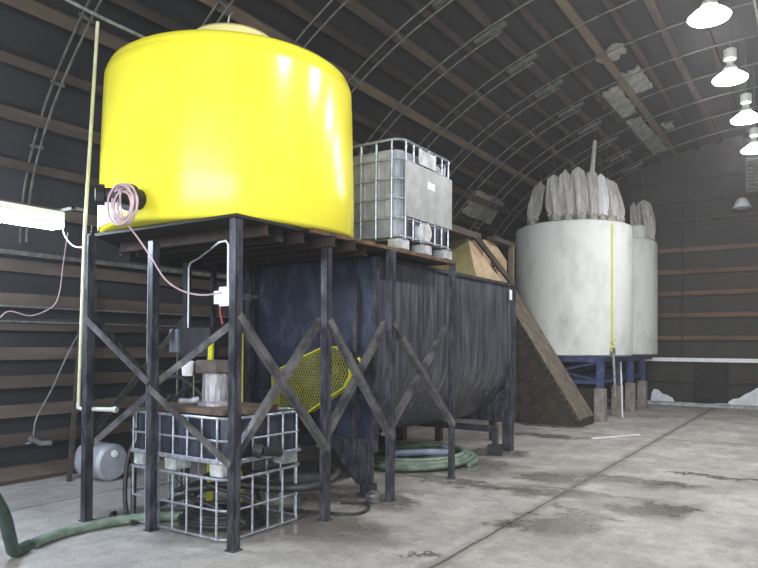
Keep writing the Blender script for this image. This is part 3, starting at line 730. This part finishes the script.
# filter bags
def filter_bag(x, y, z, ht, w, lean, label, group, mm='bag', tail=0, seed=0, clampc=True):
    rnd = random.Random(seed); f1, f2 = rnd.uniform(0, 6), rnd.uniform(0, 6)
    t = thing('filter_bag', label, 'filter bag', (x, y, z), group)
    n_ = 28; prof = [(.0,.1),(w*.42,.1),(w*.46,.14),(w*.40,.18),(w*.5,.24),(w*.54,.34),(w*.55,.5*ht),(w*.5,.7*ht),(w*.46,.84*ht),(w*.42,.93*ht),(w*.22,.975*ht),(w*.08,ht),(0,ht)]
    m = MB(); m.smooth = True; n = 28; rings = []
    for r, zz in prof:
        ring_ = []
        for k in range(n):
            a = 2*PI*k/n; rr = r*(1+.17*math.sin(6*a+f1+zz*1.5)+.09*math.sin(3*a+f2-zz*3))
            bend = (zz/ht)**1.5; fl = 1-.75*max(0, (zz/ht-.5)/.5)
            du = rr*math.cos(a); dv = rr*math.sin(a)*fl
            ear = .04*max(0, zz/ht-.8)/.2*math.sin(a*2+f1)
            ring_.append(m.bm.verts.new((x+du*.833-dv*.553+lean[0]*bend, y+du*.553+dv*.833+lean[1]*bend, z+zz+ear)))
        rings.append(ring_)
    for A, B in zip(rings, rings[1:]):
        for k in range(n): m.bm.faces.new((A[k], A[(k+1) % n], B[(k+1) % n], B[k]))
    m.build('bag', mm, t)
    MB().lathe([(w*.40,0),(w*.44,.02),(w*.44,.06),(w*.48,.08),(w*.48,.12),(w*.42,.14)], (x, y, z), 20).build('clamp_collar', 'clamp', t)
    tx, ty, tz = x+lean[0], y+lean[1], z+ht
    if tail:
        MB().tube([(tx,ty,tz-.12),(tx+.02,ty,tz+.25*tail),(tx+.06,ty+.02,tz+tail)], lambda u: .06-.02*u, 10).build('twisted_tail', mm, t)
        tz += tail; tx += .06
    zt = ZC+(BO)*math.sqrt(1-((tx-XC)/AO)**2)
    MB().tube([(tx,ty,tz-.03),(tx,ty,zt-.01)], .004, 4).build('hanging_cord', 'galv_dull', t)
    return t
G1 = 'grey filter bags standing on the nearer white tank'
RX, RY = .833, .553      # towards picture right, along the floor
def lr(d): return (RX*d, RY*d)
B = [(-5.55,14.72,4.36,1.0,.27,lr(.2),'leftmost filter bag, apart from the others, leaning to the right','bag',0),
     (-4.87,14.34,4.33,1.0,.33,lr(-.04),'broad grey filter bag, second from the left on the nearer tank','bag',0),
     (-4.61,14.36,4.33,1.08,.28,lr(-.05),'grey filter bag, third from the left on the nearer tank','bag',0),
     (-4.36,14.44,4.33,1.12,.29,lr(-.05),'grey filter bag, fourth from the left on the nearer tank','bag',0),
     (-4.13,14.59,4.33,1.05,.25,lr(-.02),'filter bag with a long twisted tail sticking up above the rest','bag',.68),
     (-3.98,14.78,4.33,1.0,.22,lr(-.03),'slim whitest filter bag right beside the one with the tall tail','bag_pale',0),
     (-3.86,15.05,4.33,.95,.25,lr(-.08),'grey filter bag, second from the right on the nearer tank','bag',0),
     (-3.80,15.50,4.33,.98,.28,lr(-.2),'rightmost filter bag on the nearer tank, leaning to the left','bag',0),
     (-4.72,15.9,4.44,1.0,.28,lr(0),'grey filter bag standing behind the front row on the nearer tank','bag',0)]
for i, b_ in enumerate(B): filter_bag(*b_[:6], b_[6], G1, b_[7], b_[8], seed=i)
G2 = 'drooping filter bags on the farther white tank'
filter_bag(-3.75, 18.3, 4.25, 1.12, .36, lr(-.12), 'wide drooping filter bag at the right end of the farther tank', G2, 'bag', 0, 21)
filter_bag(-4.05, 18.25, 4.25, 1.1, .2, lr(-.05), 'narrow filter bag just left of the wide drooping one on the farther tank', G2, 'bag', 0, 22)

# ------------------------------------------------------------------ lower totes, pump
cx0, cx1, cy0, cy1 = -5.24, -3.95, 3.76, 4.72
lc = thing('empty_cage', 'cut-down empty steel cage on the floor full of dark hoses', 'cage', (-4.5, 4.2, 0))
m = MB(); cage(m, cx0, cx1, cy0, cy1, .015, .5, [.02, .25, .5], 7, 5, .010, .013); m.build('cage', 'cage', lc)
ct = thing('cut_tote', 'cut-down caged tote with dark plastic bottle stacked on the empty cage', 'tote', (-4.5, 4.2, .51))
m = MB()
for a in (cx0+.1, cx0+.52, cx1-.21):
    for b in (cy0, cy1-.2): MB().box(a, a+.14, b+.01, b+.19, .516, .62, .008).build('pallet_foot', 'feet', ct)
m = MB().tube(ring(cx0, cx1, cy0, cy1, .635), .018, 8, closed=True).box(cx0+.02, cx1-.02, cy0+.02, cy1-.02, .62, .64); m.build('pallet_frame', 'cage', ct)
m = MB(); cage(m, cx0, cx1, cy0, cy1, .63, 1.0, [.65, .81, .99], 7, 5, .010, .013); m.build('cage', 'cage', ct)
m = MB(); rblock(m, cx0+.03, cx1-.03, cy0+.03, cy1-.03, .64, .975, .12)
m.build('bottle', 'bottle_dark', ct, smooth=False)
m = MB().tube([(cx1+.0,4.05,.72),(cx1+.06,4.1,.70)], .06, 14).tube([(cx1+.03,4.12,.7),(cx1+.04,4.34,.66)], .04, 12); m.build('outlet_valve', 'dark_rubber', ct)
# planks on the tote
for i, (a, b, rz) in enumerate(((3.82,4.02,.02),(4.05,4.22,-.03),(4.27,4.5,.02))):
    m = MB().box(-5.05, -4.08+.1*(i == 1), a, b, 1.004, 1.05, .004, Matrix.Rotation(rz, 3, 'Z'))
    tag(m.build('plank', 'planks', None, at=(-4.5,(a+b)/2,1.004)), ['dirty brown plank lying across the front of the cut-down tote','dirty brown plank under the grey pump motor','dirty brown plank across the back of the cut-down tote'][i], 'plank', 'planks on the cut-down tote')
pm = thing('pump_motor', 'weathered grey pump motor standing upright on the planks', 'pump', (-4.5, 4.14, 1.045))
MB().lathe([(.15,1.046),(.15,1.07),(.11,1.09),(.108,1.32),(.1,1.34)], (-4.5, 4.14, 0), 32, fn=lambda a, z, r: r*(1+(.04*math.cos(16*a) if 1.08 < z < 1.33 else 0))).build('motor_body', 'motor', pm)
MB().box(-4.64,-4.38,4.02,4.27,1.335,1.45,.012,Matrix.Rotation(.1,3,'Z')).build('top_cover', 'motor_cap', pm)
MB().tube([(-4.6,4.05,1.1),(-4.68,4.0,1.08),(-4.76,3.96,1.08)], .03, 10).build('outlet_pipe', 'motor', pm)
tag(MB().lathe([(0,1.31),(.048,1.31),(.058,1.44),(.052,1.44),(.045,1.32),(0,1.32)], (-4.69, 3.99, 0), 24).build('bucket', 'white', None, at=(-4.69,3.99,1.31)), 'small white plastic cup hung beside the pump motor top', 'cup')
tag(MB().tube([(-4.69,4.06,1.05),(-4.69,4.06,1.40),(-4.69,4.0,1.43)], .008, 6).build('cup_bracket', 'galv_dull', None, at=(-4.69,4.06,1.05)), 'thin metal rod holding the white cup beside the pump', 'bracket')
for (x, y, z1, lb) in ((-5.09,4.62,1.66,'yellow upright pole behind the pump motor'),(-4.68,4.62,1.72,'yellow upright pole just right of the front corner post')):
    m = thing('yellow_pole', lb, 'pole', (x, y, 0), 'yellow upright poles')
    MB().box(x-.03, x+.03, y-.012, y+.012, .012, z1).build('pole', 'yellow_paint', m)
    MB().box(x-.07, x+.07, y-.07, y+.07, 0, .012).build('base_plate', 'black_steel', m)

# electrical boxes on struts behind the platform
eb = thing('control_panel', 'dark grey electrical cabinet with a pale cover beneath the platform', 'electrical box', (-5.5, 4.75, 0))
MB().box(-5.68,-5.22,4.72,4.84,1.46,1.76,.006).build('cabinet', 'grey_box', eb)
MB().box(-5.83,-5.69,4.70,4.80,1.5,1.75,.006).build('switch_cover', 'grey_cover', eb, label='pale grey switch cover')
m = MB().tube([(-5.76,4.76,1.5),(-5.76,4.76,.02)], .012, 8).tube([(-5.30,4.78,1.46),(-5.30,4.78,.02)], .02, 8); m.build('support_leg', 'galv_dull', eb)
sb = thing('switch_box', 'small white switch box on the corner platform post', 'electrical box', (-4.12, 3.9, 1.92))
MB().box(-4.19,-4.06,3.88,3.94,1.91,2.07,.005).build('box', 'white', sb)
MB().box(-4.26,-4.195,3.89,3.93,1.93,2.04,.004).build('side_box', 'white', sb)
MB().box(-4.06,-3.80,3.9,3.93,1.96,1.99).box(-3.82,-3.79,3.72,3.93,1.96,1.99).build('mount', 'black_steel', sb)
MB().tube([(-4.2,3.91,1.93),(-4.2,3.91,1.85),(-4.17,3.91,1.76)], .008, 6).build('red_lead', 'red', sb)
MB().tube([(-5.55,4.72,1.76),(-5.55,4.72,2.40),(-5.5,4.7,2.44),(-5.25,4.6,2.465),(-4.3,3.98,2.465),(-4.13,3.9,2.455),(-4.1,3.9,2.42),(-4.1,3.9,2.06)], .009, 6).build('conduit', 'white', sb)
tag(MB().tube([(-5.68,4.32,0),(-5.68,4.32,2.57)], .012, 8).build('conduit_pipe', 'white', None, at=(-5.68,4.32,0)), 'thin white upright conduit between the two left platform posts', 'pipe')

# white drum behind the left post
d = thing('plastic_drum', 'dusty white plastic drum lying behind the left platform post', 'drum', (-7.1, 4.8, .24))
MB().lathe([(0,-.25),(.18,-.25),(.21,-.22),(.215,-.02),(.208,-.01),(.215,0),(.215,.22),(.18,.26),(0,.26)], (-7.05, 4.72, .217), 36, axis='x').build('body', 'bottle', d)
MB().lathe([(.0,.275),(.04,.275),(.04,.24)], (-7.05, 4.72, .32), 16, axis='x').build('bung', 'white', d)

# ------------------------------------------------------------------ hoses
def hose(pts, r, mm, label, name='hose', sp=8, n=10, cat='hose', group=None):
    o = MB().tube(pts, r, n, smooth_pts=sp).build(name, mm, None, at=pts[0]); tag(o, label, cat, group); return o
hose([(-4.25,2.0,.75),(-4.4,2.12,.72),(-4.6,2.35,.45),(-4.78,2.5,.2),(-4.95,2.62,.06),(-5.05,2.78,.048)], .045, 'dark_green_hose', 'dark green hose arching down to the floor at the left edge')
hose([(-5.07,2.84,.048),(-5.15,3.05,.045),(-5.17,3.3,.045),(-5.12,3.6,.045),(-5.0,3.85,.045),(-4.8,4.02,.045),(-4.5,4.12,.06),(-4.2,4.3,.07)], .042, 'green_hose', 'pale green hose running across the floor into the empty cage')
def coil(c, r, z0, turns, mm, rad, label, ecc=1.0, seed=1, sq=1.0, tailp=None):
    rnd = random.Random(seed); pts = []; n = 22
    for k in range(int(turns*n)+1):
        a = k/n*2*PI; rr = r*(1-.075*(k/n))+rnd.uniform(-.012, .012)
        pts.append(Vector((c[0]+rr*math.cos(a)*sq, c[1]+rr*math.sin(a)*ecc, z0+rad+(k/n)*rad*.9)))
    if tailp: pts += [Vector(p) for p in tailp]
    o = MB().tube(pts, rad, 8, smooth_pts=2).build('hose_coil', mm, None, at=(c[0], c[1], z0)); tag(o, label, 'hose')
coil((-4.55,7.9), .92, 0, 3.4, 'green_hose', .036, 'coiled green hose lying on the floor under the black trough', 1.0, 2, .78)
m = MB().tube([(-4.6,7.2,.2),(-4.2,7.5,.22),(-4.0,7.75,.2),(-4.25,8.0,.2)], .04, 8, smooth_pts=6)
tag(m.build('flat_hose', mat('flat_hose', (104,116,140), (132,142,160), 6, .5), None, at=(-4.2,7.6,.18)), 'flattened grey-blue hose laid on top of the green coil', 'hose')
coil((-4.5,4.22), .38, .0, 5.2, 'dark_rubber', .022, 'dark hose coiled inside the empty steel cage', .9, 4, 1.15)
hose([(-4.75,4.05,.28),(-4.4,4.3,.33),(-4.1,4.5,.3),(-3.8,4.75,.32),(-3.9,5.15,.36),(-4.3,5.4,.3)], .04, 'dark_rubber', 'thick black hose leaving the cages towards the black trough')
hose([(-4.3,4.8,.02),(-3.7,5.0,.02),(-3.6,5.2,.02),(-3.75,5.45,.02),(-4.0,5.35,.02)], .014, 'dark_rubber', 'thin dark hose looped on the floor by the second front post', name='thin_hose')
hose([(-5.25,4.0,.9),(-5.3,3.85,.6),(-5.3,3.8,.3),(-5.2,3.75,.06),(-5.0,3.68,.03)], .02, 'dark_rubber', 'black hose hanging left of the cages, nearest the left post')
hose([(-4.85,3.95,1.12),(-5.05,3.85,.95),(-5.15,3.8,.6),(-5.15,3.78,.3),(-5.1,3.72,.03),(-5.35,3.7,.025),(-5.45,3.8,.025)], .022, 'dark_rubber', 'black hose dropping from the pump outlet down the cage corner')
hose([(-4.8,4.3,1.08),(-5.1,4.2,1.28),(-5.4,4.1,1.1),(-5.5,4.0,.9)], .018, 'dark_rubber', 'black hose arching over the left of the planks')
hose([(-4.6,4.35,1.08),(-4.9,4.5,1.22),(-5.3,4.6,1.2),(-5.6,4.6,1.0),(-5.75,4.55,.5),(-5.8,4.4,.03)], .016, 'dark_rubber', 'thin black cable bowing behind the pump down to the floor', name='cable')
for i, (yy, zz, sg) in enumerate(((4.0,.1,.03),(4.2,.2,.05),(4.45,.12,-.04),(4.55,.28,.03))):
    hose([(-5.1,yy,zz),(-4.85,yy+sg*2,zz+.1),(-4.5,yy-sg*3,zz+.16),(-4.2,yy+sg,zz+.05),(-4.05,yy+sg*3,zz-.03)], .022, 'dark_rubber',
         ['dark hose length at the front of the empty cage','dark hose length arching mid-way in the empty cage','dark hose length low at the back of the empty cage','topmost dark hose length at the back of the empty cage'][i], group='dark hoses in the empty cage')
# small debris beside the trough foot
tag(MB().lathe([(0,0),(.06,0),(.085,.03),(.085,.09),(.05,.12),(0,.13)], (-3.78, 5.6, 0), 20).build('pipe_coupling', 'chrome', None, at=(-3.78,5.6,0)), 'small shiny pipe coupling on the wet floor by the trough foot', 'coupling')
# cords and boards at the left wall
hose([(-5.80,3.45,2.70),(-5.77,3.47,2.58),(-5.72,3.5,2.5),(-5.66,3.53,2.47),(-5.58,3.55,2.47)], .006, 'white', 'white cord drooping from the shop light to the platform post', name='power_cord', cat='cord', n=6)
hose([(-7.42,4.5,2.9),(-7.43,4.45,2.5),(-7.44,4.42,2.2),(-7.46,4.35,2.02),(-7.46,4.1,1.90),(-7.46,3.85,1.94),(-7.46,3.7,1.84),(-7.46,3.5,1.94),(-7.46,3.2,1.9)], .007, 'pink_hose', 'thin pinkish cord looping along the left wall boards', name='extension_cord', cat='cord', n=6)
t = thing('trouble_light', 'hand lamp hanging on its grey cord at the left wall', 'lamp', (-7.35,4.12,.42))
MB().tube([(-7.42,4.65,1.7),(-7.4,4.5,1.45),(-7.38,4.3,1.05),(-7.36,4.12,.75),(-7.35,4.08,.55)], .009, 6, smooth_pts=5).build('cord', 'galv', t)
MB().tube([(-7.35,4.04,.53),(-7.35,4.16,.46),(-7.34,4.28,.45)], .03, 10).build('handle', 'galv', t)
MB().tube([(-7.35,4.05,.48),(-7.36,4.0,.47)], .012, 8).build('hook', 'galv', t)
for a, b, lb in (((-7.2,4.42,0),(-7.42,4.72,2.3),'dark thin board leaning on the left wall, the left of two'),((-7.15,4.58,0),(-7.42,4.86,2.3),'dark thin board leaning on the left wall, the right of two')):
    tag(MB().bar(a, b, .05, .03, up=(1,0,0)).build('leaning_board', 'wood_dark', None, at=a), lb, 'board', 'boards leaning on the left wall')
# white chalky stick on the floor
tag(MB().bar((-3.27,11.53,.012),(-2.71,12.5,.012), .035, .02).build('white_strip', 'white', None, at=(-3.0,12.0,.002)), 'thin white strip lying on the bare concrete before the tanks', 'strip')

# ------------------------------------------------------------------ light
def area(loc, rot, sx, sy, e, c=(1,1,1)):
    l = bpy.data.lights.new('daylight', 'AREA'); l.shape = 'RECTANGLE'; l.size = sx; l.size_y = sy; l.energy = e; l.color = c
    o = bpy.data.objects.new('daylight', l); o.location = loc; o.rotation_euler = rot; col.objects.link(o); return o
# daylight through the open end behind the camera
area((1.0, YN+.1, 3.2), (math.radians(78), 0, math.radians(8)), 9, 5, 900, (.93,.97,1))

w = bpy.data.worlds.new('world'); bpy.context.scene.world = w; w.use_nodes = True
w.node_tree.nodes['Background'].inputs[0].default_value = (.75,.85,1,1); w.node_tree.nodes['Background'].inputs[1].default_value = .8

# ------------------------------------------------------------------ camera
cam = bpy.data.cameras.new('camera'); co = bpy.data.objects.new('camera', cam); col.objects.link(co)
f_, p_, r_, y_, py_ = 665.3, .01466, .00608, .58645, 334.5
cam.sensor_width = 36; cam.lens = f_/758*36; cam.shift_y = (py_-284)/758; cam.clip_start = .05
cp, sp, cr, sr = math.cos(p_), math.sin(p_), math.cos(r_), math.sin(r_)
F = Vector((0, cp, sp)); U = Vector((0, -sp, cp)); Rt = Vector((1, 0, 0))
R2 = cr*Rt+sr*U; U2 = -sr*Rt+cr*U
Rz = Matrix.Rotation(y_, 3, 'Z')
R2, U2, F = Rz @ R2, Rz @ U2, Rz @ F
mt = Matrix((( R2.x, U2.x, -F.x, 0), (R2.y, U2.y, -F.y, 0), (R2.z, U2.z, -F.z, 0), (0, 0, 0, 1)))
mt.translation = Vector((0, 0, 1.6)); co.matrix_world = mt
sc = bpy.context.scene; sc.camera = co
sc.view_settings.view_transform = 'Standard'; sc.view_settings.look = 'None'; sc.view_settings.gamma = 1
sc.view_settings.use_curve_mapping = False; sc.view_settings.exposure = 0.88

# dusty air
vs_ = w.node_tree.nodes.new('ShaderNodeVolumeScatter'); vs_.inputs['Density'].default_value = .0036; vs_.inputs['Anisotropy'].default_value = .3
vs_.inputs['Color'].default_value = (.96,.95,.95,1)
w.node_tree.links.new(vs_.outputs[0], w.node_tree.nodes['World Output'].inputs['Volume'])
